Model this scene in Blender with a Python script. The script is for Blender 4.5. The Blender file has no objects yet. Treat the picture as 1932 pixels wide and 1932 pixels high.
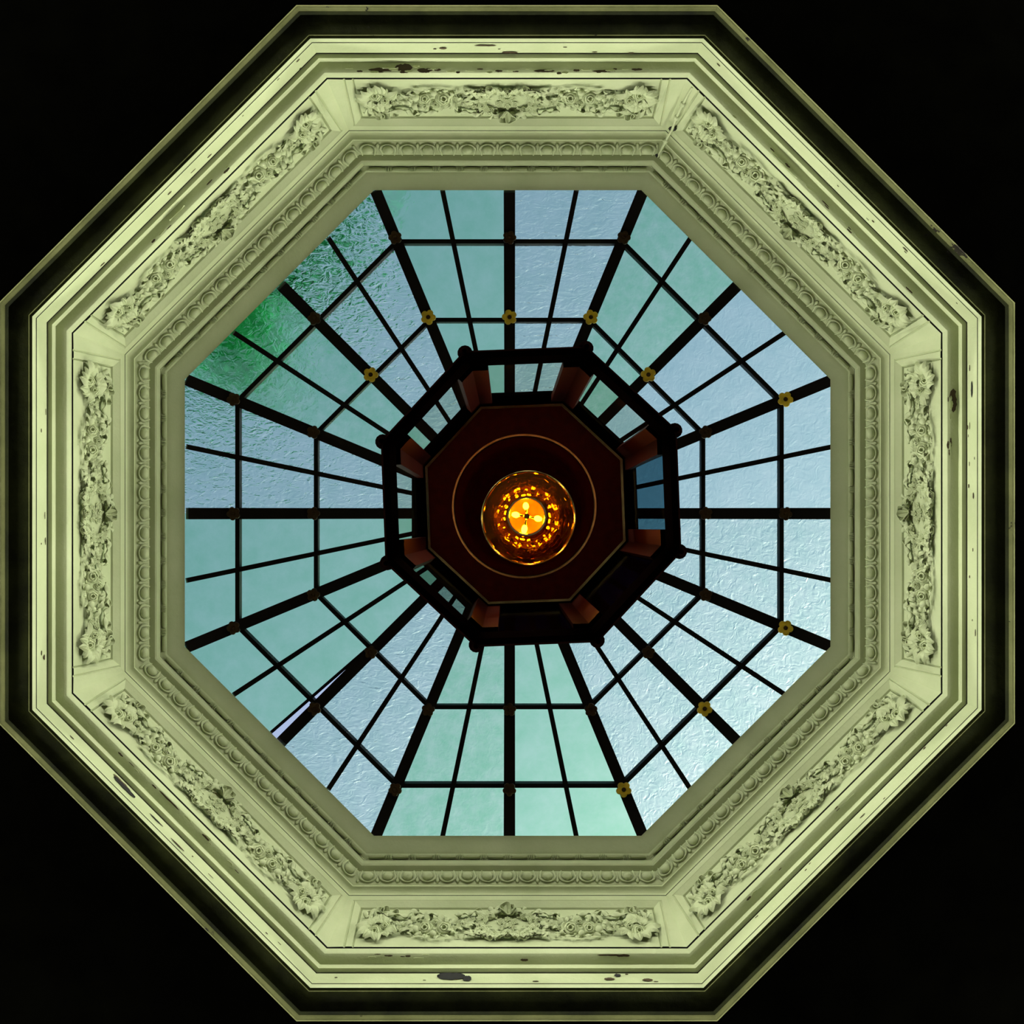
import bpy, bmesh, math, random
from mathutils import Vector, Matrix
PI = math.pi
SC = bpy.context.scene
COL = SC.collection
F = 2093.0            # focal length in pixels of the 1932 px frame
CZ = 1.6              # camera height
# ------------------------------------------------------------------ camera, sky, exposure
cam_d = bpy.data.cameras.new('camera'); cam = bpy.data.objects.new('camera', cam_d); COL.objects.link(cam)
cam.location = (0, 0, CZ); cam.rotation_euler = (PI, 0, 0)      # looks straight up; picture right = +X, picture down = +Y
cam_d.sensor_width = 36; cam_d.lens = 36*F/1932; cam_d.clip_start = .01
SC.camera = cam
W = bpy.data.worlds.new('sky'); SC.world = W; W.use_nodes = True
wn = W.node_tree; wn.nodes.clear()
wo = wn.nodes.new('ShaderNodeOutputWorld'); wb = wn.nodes.new('ShaderNodeBackground'); ws = wn.nodes.new('ShaderNodeTexSky')
ws.sky_type = 'NISHITA'; ws.sun_disc = False; ws.sun_elevation = math.radians(29); ws.sun_rotation = math.radians(45)
ws.air_density = 1.0; ws.dust_density = 7.0; ws.ozone_density = 1.0; ws.altitude = 50
wb.inputs['Strength'].default_value = 0.74
wn.links.new(ws.outputs[0], wb.inputs[0]); wn.links.new(wb.outputs[0], wo.inputs[0])
SC.view_settings.view_transform = 'Standard'; SC.view_settings.look = 'None'
SC.view_settings.exposure = -1.0; SC.view_settings.gamma = 1; SC.view_settings.use_curve_mapping = False
cy = SC.cycles
cy.max_bounces = 14; cy.diffuse_bounces = 6; cy.glossy_bounces = 5; cy.transmission_bounces = 8; cy.transparent_max_bounces = 24
cy.sample_clamp_indirect = 6; cy.use_denoising = True; cy.blur_glossy = .5

# ------------------------------------------------------------------ materials
def mat(name):
    m = bpy.data.materials.new(name); m.use_nodes = True
    nt = m.node_tree; nt.nodes.clear()
    out = nt.nodes.new('ShaderNodeOutputMaterial')
    return m, nt, out
def N(nt, t, **kw):
    n = nt.nodes.new(t)
    for k, v in kw.items():
        if k in n.inputs.keys(): n.inputs[k].default_value = v
        else: setattr(n, k, v)
    return n
def L(nt, a, b): nt.links.new(a, b)
def ramp(nt, fac, stops):
    r = nt.nodes.new('ShaderNodeValToRGB'); els = r.color_ramp.elements
    while len(els) < len(stops): els.new(.5)
    for e, (p, c) in zip(els, stops): e.position = p; e.color = c if len(c) == 4 else (*c, 1)
    L(nt, fac, r.inputs[0]); return r.outputs[0]
def plaster(name, c1, c2, chip=None, chip_th=.74, rough=.6, bump=.25, scale=9, spec=.3):
    m, nt, out = mat(name)
    tc = N(nt, 'ShaderNodeTexCoord')
    n1 = N(nt, 'ShaderNodeTexNoise', Scale=scale, Detail=6.0, Roughness=.65); L(nt, tc.outputs['Object'], n1.inputs['Vector'])
    col = ramp(nt, n1.outputs[0], [(.32, c1), (.68, c2)])
    b = N(nt, 'ShaderNodeBsdfPrincipled'); b.inputs['Roughness'].default_value = rough; b.inputs['Specular IOR Level'].default_value = spec
    n2 = N(nt, 'ShaderNodeTexNoise', Scale=70.0, Detail=5.0, Roughness=.6); L(nt, tc.outputs['Object'], n2.inputs['Vector'])
    h = n2.outputs[0]
    if chip:
        n3 = N(nt, 'ShaderNodeTexNoise', Scale=11.0, Detail=9.0, Roughness=.72); L(nt, tc.outputs['Object'], n3.inputs['Vector'])
        mask = ramp(nt, n3.outputs[0], [(chip_th, (0, 0, 0)), (chip_th+.012, (1, 1, 1))])
        mx = N(nt, 'ShaderNodeMix'); mx.data_type = 'RGBA'
        L(nt, mask, mx.inputs[0]); L(nt, col, mx.inputs[6]); mx.inputs[7].default_value = (*chip, 1); col = mx.outputs[2]
        sb = N(nt, 'ShaderNodeMath'); sb.operation = 'MULTIPLY_ADD'; L(nt, mask, sb.inputs[0]); sb.inputs[1].default_value = -1.2; L(nt, n2.outputs[0], sb.inputs[2]); h = sb.outputs[0]
    L(nt, col, b.inputs['Base Color'])
    bp = N(nt, 'ShaderNodeBump', Strength=bump, Distance=.004); L(nt, h, bp.inputs['Height']); L(nt, bp.outputs[0], b.inputs['Normal'])
    L(nt, b.outputs[0], out.inputs[0]); return m
def simple(name, c, rough=.5, metal=0.0, bump=0.0, bscale=60, spec=.5):
    m, nt, out = mat(name); b = N(nt, 'ShaderNodeBsdfPrincipled')
    b.inputs['Roughness'].default_value = rough; b.inputs['Metallic'].default_value = metal; b.inputs['Specular IOR Level'].default_value = spec
    tc = N(nt, 'ShaderNodeTexCoord'); n = N(nt, 'ShaderNodeTexNoise', Scale=float(bscale), Detail=4.0); L(nt, tc.outputs['Object'], n.inputs['Vector'])
    L(nt, ramp(nt, n.outputs[0], [(.3, [x*.8 for x in c]), (.7, [min(1, x*1.15) for x in c])]), b.inputs['Base Color'])
    if bump:
        bp = N(nt, 'ShaderNodeBump', Strength=bump, Distance=.002); L(nt, n.outputs[0], bp.inputs['Height']); L(nt, bp.outputs[0], b.inputs['Normal'])
    L(nt, b.outputs[0], out.inputs[0]); return m
def glass(name, t1, t2, scale, strength, clear=.35, rough=.08, stretch=(1, 1, 1), mott=14.0, dist=.006, ior=1.4, aniso=0):
    """relief glass: tinted, partly straight through, partly bent by its hammered face"""
    m, nt, out = mat(name)
    tc = N(nt, 'ShaderNodeTexCoord'); mp = N(nt, 'ShaderNodeMapping'); L(nt, tc.outputs['Object'], mp.inputs[0]); mp.inputs['Scale'].default_value = stretch
    w = N(nt, 'ShaderNodeTexNoise', Scale=scale*.6, Detail=2.0); L(nt, mp.outputs[0], w.inputs['Vector'])
    n = N(nt, 'ShaderNodeTexNoise', Scale=scale, Detail=2.5, Roughness=.45, Distortion=.9); L(nt, mp.outputs[0], n.inputs['Vector'])
    n2 = N(nt, 'ShaderNodeTexNoise', Scale=mott, Detail=7.0, Roughness=.7); L(nt, tc.outputs['Object'], n2.inputs['Vector'])
    tint = ramp(nt, n2.outputs[0], [(.3, t1), (.66, t2)])
    bp = N(nt, 'ShaderNodeBump', Strength=strength, Distance=dist); L(nt, n.outputs[0], bp.inputs['Height'])
    tr = N(nt, 'ShaderNodeBsdfTransparent'); L(nt, tint, tr.inputs[0])
    rf = N(nt, 'ShaderNodeBsdfRefraction', Roughness=rough, IOR=ior); L(nt, tint, rf.inputs[0]); L(nt, bp.outputs[0], rf.inputs['Normal'])
    mx = N(nt, 'ShaderNodeMixShader'); mx.inputs[0].default_value = clear; L(nt, rf.outputs[0], mx.inputs[1]); L(nt, tr.outputs[0], mx.inputs[2])
    L(nt, mx.outputs[0], out.inputs[0]); return m
def thin_glass(name, tint, refl=.1, rough=.03, bump=0.0, gcol=(1, 1, 1), milk=0.0):
    m, nt, out = mat(name)
    tr = N(nt, 'ShaderNodeBsdfTransparent'); tr.inputs[0].default_value = (*tint, 1)
    gl = N(nt, 'ShaderNodeBsdfGlossy', Roughness=rough); gl.inputs[0].default_value = (*gcol, 1)
    if bump:
        tc = N(nt, 'ShaderNodeTexCoord'); v = N(nt, 'ShaderNodeTexNoise', Scale=55.0, Detail=2.0); L(nt, tc.outputs['Object'], v.inputs['Vector'])
        bp = N(nt, 'ShaderNodeBump', Strength=bump, Distance=.004); L(nt, v.outputs[0], bp.inputs['Height']); L(nt, bp.outputs[0], gl.inputs['Normal'])
    mx = N(nt, 'ShaderNodeMixShader'); mx.inputs[0].default_value = refl
    base = tr
    if milk:
        tl = N(nt, 'ShaderNodeBsdfTranslucent'); tl.inputs[0].default_value = (*[x*.5 for x in tint], 1)
        base = N(nt, 'ShaderNodeMixShader'); base.inputs[0].default_value = milk; L(nt, tr.outputs[0], base.inputs[1]); L(nt, tl.outputs[0], base.inputs[2])
    L(nt, base.outputs[0], mx.inputs[1]); L(nt, gl.outputs[0], mx.inputs[2]); L(nt, mx.outputs[0], out.inputs[0]); return m
def emit(name, c, s):
    m, nt, out = mat(name); e = N(nt, 'ShaderNodeEmission', Strength=s); e.inputs[0].default_value = (*c, 1); L(nt, e.outputs[0], out.inputs[0]); return m

CREAM1, CREAM2 = (.395, .44, .25), (.45, .49, .295)
M = {}
M['plaster'] = plaster('cream_plaster', CREAM1, CREAM2, bump=.2)
M['plaster_worn'] = plaster('worn_cream_paint', CREAM1, CREAM2, chip=(.16, .09, .03), chip_th=.715, bump=.35)
M['relief'] = plaster('relief_plaster', CREAM1, CREAM2, bump=.15, scale=25)
M['outer'] = plaster('outer_painted_shade', (.004, .005, .001), (.020, .024, .005), chip=(.010, .008, .005), chip_th=.70, bump=.5, spec=.1)  # shade of the down-facing mouldings painted near black, chips at random
M['outer_edge'] = plaster('outer_edge_lit_tone', (.07, .075, .026), (.13, .135, .055), chip=(.012, .01, .006), chip_th=.64, bump=.5, spec=.1)  # lighter copy for the beads, paints in their lit edges
M['ceiling'] = plaster('ceiling_painted_shade', (.0004, .0004, .0003), (.0008, .0008, .0005), rough=1, bump=.1, spec=0)  # ceiling's shade painted in as a near-black base colour
M['dark'] = simple('dark_wood_floor', (.02, .014, .01), .6)
M['iron'] = simple('black_glazing_bar_paint', (.006, .004, .003), .55, spec=.15)
M['gilt'] = simple('gilt_lit_copy', (.85, .55, .03), .5)  # lit copy, for the rosettes that catch the light
M['gilt_dark'] = simple('gilt_shaded_copy', (.045, .020, .006), .6, spec=.2)  # darker copy with shade painted into the gilt; also rosette centres
M['black'] = simple('black_gap_shade_and_flakes', (.006, .006, .005), .8)  # paints shade into the joints; also black flakes, curb and cable entry
M['bare'] = simple('bare_brown_wood', (.045, .026, .008), .8, bump=.4)
M['flake'] = plaster('curled_paint', CREAM1, (.52, .55, .33), bump=.1)
g = {}
g['smooth'] = glass('smooth_cathedral_glass', (.67, .93, .72), (.77, .97, .79), 16, .35, clear=.5)
g['green'] = glass('mottled_sea_green_glass', (.62, .90, .68), (.79, .96, .79), 40, .5, clear=.4, mott=26)
g['ham'] = glass('hammered_lavender_glass', (.78, .92, .81), (.87, .97, .87), 50, 1.3, rough=.08, clear=.12, stretch=(.55, 1.3, 1))
g['rip'] = glass('rippled_blue_glass', (.76, .91, .81), (.87, .97, .87), 46, 1.2, rough=.09, clear=.12, stretch=(1, 1, 1))
g['soft'] = glass('soft_rippled_glass', (.78, .92, .84), (.86, .97, .88), 42, .8, clear=.3)

FILL_LAMP = 790.0  # strength of the added wall lamps
M['brass_lamp'] = simple('added_lamp_brass', (.7, .45, .16), .3, 1.0)
# ------------------------------------------------------------------ mesh helpers
def link(name, me, m=None, parent=None, smooth=None, **props):
    o = bpy.data.objects.new(name, me); COL.objects.link(o)
    if m is not None and not me.materials: me.materials.append(m)
    if parent is not None: o.parent = parent
    if smooth is not None:
        me.polygons.foreach_set('use_smooth', [True]*len(me.polygons)); me.set_sharp_from_angle(angle=math.radians(smooth))
    for k, v in props.items(): o[k] = v
    return o
def mesh(name, vs, fs):
    me = bpy.data.meshes.new(name); me.from_pydata([tuple(v) for v in vs], [], fs); me.update(); return me
def tomesh(name, bm):
    bmesh.ops.recalc_face_normals(bm, faces=bm.faces)
    me = bpy.data.meshes.new(name); bm.to_mesh(me); bm.free(); return me
def empty(name, loc=(0, 0, 0), **props):
    o = bpy.data.objects.new(name, None); COL.objects.link(o); o.location = loc; o.empty_display_size = .05
    for k, v in props.items(): o[k] = v
    return o
def P(px, py, d): return Vector(((px-966)*d/F, (py-966)*d/F, CZ+d))
T8 = math.tan(PI/8)
C = Vector((-.0110, .0025))          # axis of the well
def side(k, u, r, d, c=C):           # point on side k (0 = top, clockwise in the picture)
    ph = -PI/2 + k*PI/4; n = Vector((math.cos(ph), math.sin(ph))); t = Vector((-n.y, n.x))
    q = c + n*r + t*u; return Vector((q.x, q.y, CZ+d))
def octring(bmv, r, d, c=C): return [side(k, r*T8, r, d, c) for k in range(8)]
def ring_mesh(name, pts, closed=False, c=C, sub=1):
    """sweep a profile [(r,d)] round the octagon"""
    vs, fs = [], []
    n = len(pts); m = 8*sub
    for (r, d) in pts:
        for k in range(8):
            for j in range(sub):
                vs.append(side(k, r*T8*(-1+2*j/sub), r, d, c))
    for i in range(n-1 if not closed else n):
        a, b = i*m, ((i+1) % n)*m
        for k in range(m):
            k2 = (k+1) % m; fs.append((a+k, a+k2, b+k2, b+k))
    bm = bmesh.new(); tmp = mesh('t', vs, fs); bm.from_mesh(tmp); bpy.data.meshes.remove(tmp)
    return tomesh(name, bm)
def add_box(bm, a, b, w, h, up):
    """bar from a to b, width w, hanging h along -up from the line"""
    a, b = Vector(a), Vector(b); x = (b-a).normalized(); up = (up - x*up.dot(x)).normalized(); y = up.cross(x)
    q = []
    for p in (a, b):
        for (s, t) in ((-.5, 0), (.5, 0), (.5, -1), (-.5, -1)): q.append(bm.verts.new(p + y*s*w + up*t*h))
    for f in ((0, 1, 2, 3), (7, 6, 5, 4), (0, 4, 5, 1), (1, 5, 6, 2), (2, 6, 7, 3), (3, 7, 4, 0)): bm.faces.new([q[i] for i in f])
def add_lathe(bm, prof, seg=24, mtx=Matrix(), fl=None):
    rings = []
    for i, (r, z) in enumerate(prof):
        rg = []
        for j in range(seg):
            a = 2*PI*j/seg; rr, zz = (r, z) if fl is None else fl(i, a, r, z)
            rg.append(bm.verts.new(mtx @ Vector((rr*math.cos(a), rr*math.sin(a), zz))))
        rings.append(rg)
    for A, B in zip(rings, rings[1:]):
        for j in range(seg): bm.faces.new((A[j], A[(j+1) % seg], B[(j+1) % seg], B[j]))
    return rings
def add_tube(bm, path, r, seg=8):
    rings = []
    for i, p in enumerate(path):
        p = Vector(p); t = (Vector(path[min(i+1, len(path)-1)]) - Vector(path[max(i-1, 0)])).normalized()
        x = t.orthogonal().normalized() if not rings else (X0 - t*X0.dot(t)).normalized()
        X0 = x; y = t.cross(x); rr = r[i] if isinstance(r, (list, tuple)) else r
        rings.append([bm.verts.new(p + (x*math.cos(2*PI*j/seg) + y*math.sin(2*PI*j/seg))*rr) for j in range(seg)])
    for A, B in zip(rings, rings[1:]):
        for j in range(seg): bm.faces.new((A[j], A[(j+1) % seg], B[(j+1) % seg], B[j]))
    bm.faces.new(rings[0]); bm.faces.new(rings[-1][::-1])
def add_ball(bm, c, r, seg=12, rg=8, sc=(1, 1, 1)):
    m = Matrix.Translation(c) @ Matrix.Diagonal((r*sc[0], r*sc[1], r*sc[2], 1))
    bmesh.ops.create_uvsphere(bm, u_segments=seg, v_segments=rg, radius=1, matrix=m)

# ------------------------------------------------------------------ the room below (dark hall) and the ceiling
ZC = 2.40                                       # ceiling distance from the lens
RO = 954/F*2.366
RM = 2.6
def panel(name, vs, m, **props): return link(name, mesh(name, vs, [(0, 1, 2, 3)]), m, **props)
def slab(name, lo, hi, m, **props):
    bm = bmesh.new(); bmesh.ops.create_cube(bm, size=1)
    lo, hi = Vector(lo), Vector(hi); c = (lo+hi)/2; s = hi-lo
    for v in bm.verts: v.co = Vector((v.co.x*s.x+c.x, v.co.y*s.y+c.y, v.co.z*s.z+c.z))
    return link(name, tomesh(name, bm), m, **props)
slab('floor', (-RM-.2, -RM-.2, -.1), (RM+.2, RM+.2, 0), M['dark'], kind='structure', label='dark floor of the unlit hall under the skylight', category='floor')
zt = CZ+ZC+.12
WN = ['back', 'back_right', 'right', 'front_right', 'front', 'front_left', 'left', 'back_left']
WD = ['upper', 'upper right', 'right', 'lower right', 'lower', 'lower left', 'left', 'upper left']
T8_ = math.tan(PI/8)
for k in range(8):
    ph = -PI/2+k*PI/4; n = Vector((math.cos(ph), math.sin(ph), 0)); t = Vector((-n.y, n.x, 0)); bm = bmesh.new(); q = []
    for r_ in (RM, RM+.1):
        for (sg, z) in ((-1, -.1), (1, -.1), (1, zt), (-1, zt)): q.append(bm.verts.new(n*r_+t*sg*r_*T8_+Vector((0, 0, z))))
    for f_ in ((0, 1, 2, 3), (7, 6, 5, 4), (0, 4, 5, 1), (1, 5, 6, 2), (2, 6, 7, 3), (3, 7, 4, 0)): bm.faces.new([q[i] for i in f_])
    link('wall_'+WN[k], tomesh('wall', bm), M['dark'], kind='structure', label='dark hall wall beyond the %s side of the skylight' % WD[k], category='wall')
# added unseen lamps that brighten the well: opal globes on brass brackets
M['opal'] = emit('added_lamp_glow', (.98, 1, .86), FILL_LAMP)
for k in range(8):
    ph = -PI/2+k*PI/4; n = Vector((math.cos(ph), math.sin(ph), 0)); base = n*RM+Vector((0, 0, CZ+1.97))
    e = empty('wall_lamp', base, label='added unseen fill lamp, an opal globe high on the %s wall of the hall' % WD[k], category='lamp', group='added fill lamps')
    bm = bmesh.new(); add_lathe(bm, [(.001, 0), (.07, 0), (.07, .012), (.03, .022), (.001, .024)], 20, (-n).to_track_quat('Z', 'Y').to_matrix().to_4x4()); link('back_plate', tomesh('back_plate', bm), M['brass_lamp'], e, 50)
    bm = bmesh.new(); add_tube(bm, [-n*.02, -n*.10+Vector((0, 0, -.03)), -n*.19+Vector((0, 0, -.02)), -n*.20+Vector((0, 0, .03))], .01, 8); link('bracket', tomesh('bracket', bm), M['brass_lamp'], e, 50)
    bm = bmesh.new(); add_ball(bm, -n*.20+Vector((0, 0, .13)), .10, 20, 12); link('globe', tomesh('globe', bm), M['opal'], e, 60)
vs, fs = [], []
inner = [side(k, (RO+.005)*T8, RO+.005, ZC) for k in range(8)]
for dz in (0, .12):
    vs += [v+Vector((0, 0, dz)) for v in inner]
    for k in range(8):
        v = inner[k]; s = (RM+.1)/max(abs(v.x), abs(v.y)); vs.append(Vector((v.x*s, v.y*s, v.z+dz)))
    for cx, cyy in ((1, -1), (1, 1), (-1, 1), (-1, -1)): vs.append(Vector((cx*(RM+.1), cyy*(RM+.1), CZ+ZC+dz)))
# inner[k] is at the clockwise end of side k: k=0 top-right; corners sit between 0|1 (right top) ...
for o in (0, 20):
    for k in range(8):
        k2 = (k+1) % 8; fs.append((o+k, o+k2, o+8+k2, o+8+k) if k % 2 else (o+k, o+k2, o+8+k2, o+16+k//2, o+8+k))
for k in range(8): fs.append((k, (k+1) % 8, 20+(k+1) % 8, 20+k))
bm = bmesh.new(); t_ = mesh('t', vs, fs); bm.from_mesh(t_)
link('ceiling', tomesh('ceiling', bm), M['ceiling'], kind='structure', label='ceiling with its shade painted in black, around the octagonal light well', category='ceiling')

# ------------------------------------------------------------------ profile of the well
class Prof:
    def __init__(s, r, d): s.r, s.d, s.pts = r, d, [(r, d)]
    def to(s, a, sl):
        t = (s.r - a*s.d/F)/(sl + a/F); s.r -= sl*t; s.d += t; s.pts.append((s.r, s.d)); return s
    def start(s): s.pts = [(s.r, s.d)]; return s
    def take(s): p = s.pts; s.pts = [(s.r, s.d)]; return p
    def groove(s, depth=.010, rise=.004):
        r, d = s.r, s.d; s.pts += [(r+depth, d+.0005), (r+depth, d+rise), (r, d+rise)]; s.d = d+rise; g_ = s.pts[-4:]; p = s.pts[:-3]; s.gap = g_; s.pts = [(s.r, s.d)]; return p
pr = Prof(RO, 2.366)
trim_n = [0]
def trim(label, cat, mtx=None):
    trim_n[0] += 1; e = empty('trim_%d' % trim_n[0], kind='structure', label=label, category=cat)
    e.location = (C.x, C.y, CZ+2.5)
    bpy.context.view_layer.update()
    return e
def ring_part(name, pts, m, parent, sub=6, smooth=40, **props):
    me = ring_mesh(name, pts, sub=sub); off = Matrix.Translation(-Vector(parent.location)); me.transform(off)
    return link(name, me, m, parent, smooth, **props)
# --- outer dark architrave on the ceiling
t1 = trim('outer architrave, its shade painted in black, framing the octagonal well on the ceiling', 'moulding')
pr.pts = [(RO+.010, 2.405), (RO+.008, 2.372), (RO+.003, 2.366), (RO, 2.366)]
pr.to(949, .25).to(947, .8); ring_part('outer_bead', pr.take(), M['outer_edge'], t1)
pr.to(945.5, .05)
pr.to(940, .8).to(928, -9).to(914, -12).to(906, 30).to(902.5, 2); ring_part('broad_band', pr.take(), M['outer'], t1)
pr.to(900.8, .2); ring_part('thin_bead', pr.take(), M['outer_edge'], t1)
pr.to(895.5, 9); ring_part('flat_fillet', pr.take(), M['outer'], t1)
pr.to(893, .5).to(890, .25).to(888.5, .8); ring_part('edge_bead', pr.groove(.012, .004), M['plaster_worn'], t1); ring_part('open_joint', pr.gap, M['black'], t1)
# --- white fascia and cyma
t2 = trim('bright cream fascia and peeling olive cyma moulding inside the architrave', 'moulding')
FASC = [(pr.r, pr.d)]
pr.to(868.5, .05); FASC.append((pr.r, pr.d)); ring_part('fascia', pr.groove(.008, .005), M['plaster_worn'], t2); ring_part('open_joint', pr.gap, M['black'], t2)
pr.to(867, .02).to(858.5, -8); ring_part('small_soffit', pr.take(), M['plaster'], t2)
pr.to(857, .1).to(854.5, .5); ring_part('quirk_bead', pr.take(), M['plaster'], t2)
CYMA = [(pr.r, pr.d)]
pr.to(851.5, .05); CYMA = [(pr.r, pr.d)]; pr.to(846, -5).to(838, -9).to(834, 60).to(831, 5); CYMA.append((pr.r, pr.d)); ring_part('cyma', pr.take(), M['plaster_worn'], t2)
pr.to(829, 1).to(825, .4).to(821.5, .25); ring_part('lower_lip', pr.groove(.016, .006), M['plaster_worn'], t2); ring_part('open_joint', pr.gap, M['black'], t2)
# --- frieze profile (panels are built below)
pr.start(); pr.to(818.5, .02)
FR0 = (pr.r, pr.d)
pr.to(748.5, .22); FR1 = (pr.r, pr.d)
pr.to(747, .6); pr.to(731.5, 1.6); FR2 = (pr.r, pr.d)
pr.to(722, .22); FR3 = (pr.r, pr.d)
pr.start()
t_frieze_after = pr
pr.groove(.012, .004); gro = pr.gap[-1:]; GAP = pr.gap
# --- eight carved frieze panels
SIDES = ['top', 'upper right', 'right', 'lower right', 'bottom', 'lower left', 'left', 'upper left']
SCp = 2.58/F                                   # metres per picture pixel along the frieze
vdir = Vector((-(FR0[0]-FR1[0]), FR1[1]-FR0[1])); VL = vdir.length; vdir.normalize()   # (dr, dd)
def fr_local(off, y):
    """picture position on the top side -> local panel coordinates (X mirrored, Y up the slope)"""
    a = 967-y; r, d = FR0; s = .22
    t = (r-a*d/F)/(s+a/F); d2 = d+t
    return Vector((-off*d2/F, t*math.sqrt(1+s*s), 0))
rnd = random.Random(7)
def rose_mesh(name, seed, rings=3, lobes=5, hollow=True):
    rr = random.Random(seed); bm = bmesh.new()
    prof = [(1.0, 0), (1.06, .22), (.92, .42), (.76, .30), (.70, .62), (.54, .70), (.44, .44), (.40, .74), (.27, .78), (.20, .50), (.10, .12), (.001, .08)]
    ph = [rr.random()*6 for _ in prof]
    def fl(i, a, r, z):
        am = [.12, .15, .13, .08, .12, .12, .06, .09, .09, .05, 0, 0][i]; grp = i//3
        w = abs(math.sin((lobes-(grp > 1))*.5*a + ph[grp])); return r*(1-am+am*1.6*w), z*(1+.22*(w-.5))
    add_lathe(bm, prof, 20, fl=fl); return tomesh(name, bm)
def flower_mesh(name, lobes, seed):
    bm = bmesh.new(); prof = [(.55, 0), (1.0, .25), (.82, .42), (.42, .22), (.34, .42), (.18, .36), (.001, .12)]
    def fl(i, a, r, z):
        w = abs(math.cos(lobes*.5*a+seed)); am = [.3, .5, .42, .25, 0, 0, 0][i]; return r*(1-am+am*w), z*(.8+.3*w)
    add_lathe(bm, prof, 16, fl=fl); return tomesh(name, bm)
def leaf_mesh(name, seed, n=6):
    rr = random.Random(seed); vs, fs = [], []
    for i in range(n+1):
        t = i/n; w = .36*math.sin(PI*t**.8)*(1+.22*math.sin(9*t+seed))+.02; z = .28*math.sin(PI*t*.9)+.10*t; bend = .16*math.sin(2.4*t+seed)
        for j, s in enumerate((-1, -.35, 0, .35, 1)):
            vs.append((bend+s*w, t, z + (-.16, .03, -.07, .03, -.16)[j]*(1-.5*t)))
    for i in range(n):
        for j in range(4): q = i*5+j; fs.append((q, q+1, q+6, q+5))
    b = len(vs)
    return mesh(name, vs, fs)
def loop_mesh(name):
    """open bow loop: a flattened trumpet of ribbon"""
    bm = bmesh.new(); prof = [(.16, 0), (.22, .2), (.34, .42), (.44, .55), (.40, .57), (.30, .40), (.17, .12), (.001, .05)]
    add_lathe(bm, prof, 14, Matrix.Diagonal((1, .75, 1, 1)), lambda i, a, r, z: (r*(1+.12*math.sin(3*a)), z+.10*math.sin(2*a+.6)*(i > 1)))
    return tomesh(name, bm)
ROSE = [rose_mesh('rose', s, lobes=l) for s, l in ((1, 5), (2, 6), (3, 5))]
FLW = [flower_mesh('small_flower', l, s) for l, s in ((5, 0), (4, .6), (6, 1.1))]
LEAF = [leaf_mesh('leaf', s) for s in (0, 1.7, 3.1, 4.4)]
LOOP = loop_mesh('bow_loop')
bm = bmesh.new(); add_ball(bm, (0, 0, 0), 1, 10, 7); BERRY = tomesh('berry', bm)
for me in ROSE+FLW+LEAF+[LOOP, BERRY]:
    me.materials.append(M['relief']); me.polygons.foreach_set('use_smooth', [True]*len(me.polygons)); me.set_sharp_from_angle(angle=math.radians(55))
def ribbon_mesh(name, pts, w=.0065):
    """wavy ribbon through local points"""
    vs, fs = [], []
    ps = [Vector(p) for p in pts]; path = []
    for i in range(len(ps)-1):
        p0, p1, p2, p3 = ps[max(i-1, 0)], ps[i], ps[i+1], ps[min(i+2, len(ps)-1)]
        for j in range(6):
            t = j/6; path.append(.5*((2*p1)+(p2-p0)*t+(2*p0-5*p1+4*p2-p3)*t*t+(3*p1-p0-3*p2+p3)*t**3))
    path.append(ps[-1]); n = len(path)
    for i, p in enumerate(path):
        t = (path[min(i+1, n-1)]-path[max(i-1, 0)]).normalized(); tw = .9*math.sin(i*.75); ww = w*(1 if 0 < i < n-1 else .15)
        side_ = Vector((-t.y, t.x, 0)).normalized(); z = Vector((0, 0, 1)); b = side_*math.cos(tw)+z*math.sin(tw)
        m_ = side_*-math.sin(tw)+z*math.cos(tw)
        for s, h in ((-1, 0), (-.5, .0022), (.5, .0022), (1, 0), (.5, -.001), (-.5, -.001)): vs.append(p+b*s*ww+m_*h)
    for i in range(n-1):
        for j in range(6): fs.append((i*6+j, i*6+(j+1) % 6, i*6+6+(j+1) % 6, i*6+6+j))
    return mesh(name, vs, fs)
# one half of the carving in picture pixels: (off from centre, y)
ITEMS = []   # (kind, off, y, size_px, tilt, spin, lift)
def it(k, off, y, s, tilt=.55, spin=None, lift=0.0, mir=True): ITEMS.append((k, off, y, s, tilt, spin if spin is not None else rnd.random()*6.28, lift, mir))
# corner bouquet
it('rose', 249, 173, 12.5); it('rose', 231, 183, 10.5); it('flower', 264, 180, 9); it('flower', 218, 176, 8); it('flower', 247, 190, 9); it('flower', 213, 189, 8); it('flower', 229, 171, 7)
it('flower', 262, 193, 7); it('berry', 236, 195, 4); it('berry', 222, 197, 4); it('berry', 256, 200, 3.5); it('flower', 228, 196, 7); it('flower', 246, 202, 6)
for q in range(15):
    a = -2.7+q*(4.5/14); it('leaf', 244+math.cos(a)*11, 178+math.sin(a)*6, 25+rnd.random()*9, .1, a+PI/2, -.001)
for q in range(12):
    a = rnd.random()*6.28; it('leaf', 238+math.cos(a)*20, 193+math.sin(a)*9, 12+rnd.random()*5, .3, a-PI/2, .001)
it('loop', 237, 203, 20, 1.9, -.9); it('loop', 233, 203, 20, 1.9, .9); it('loop', 213, 203, 15, 1.9, .75); it('loop', 258, 203, 13, 1.9, -1.3)
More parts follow.
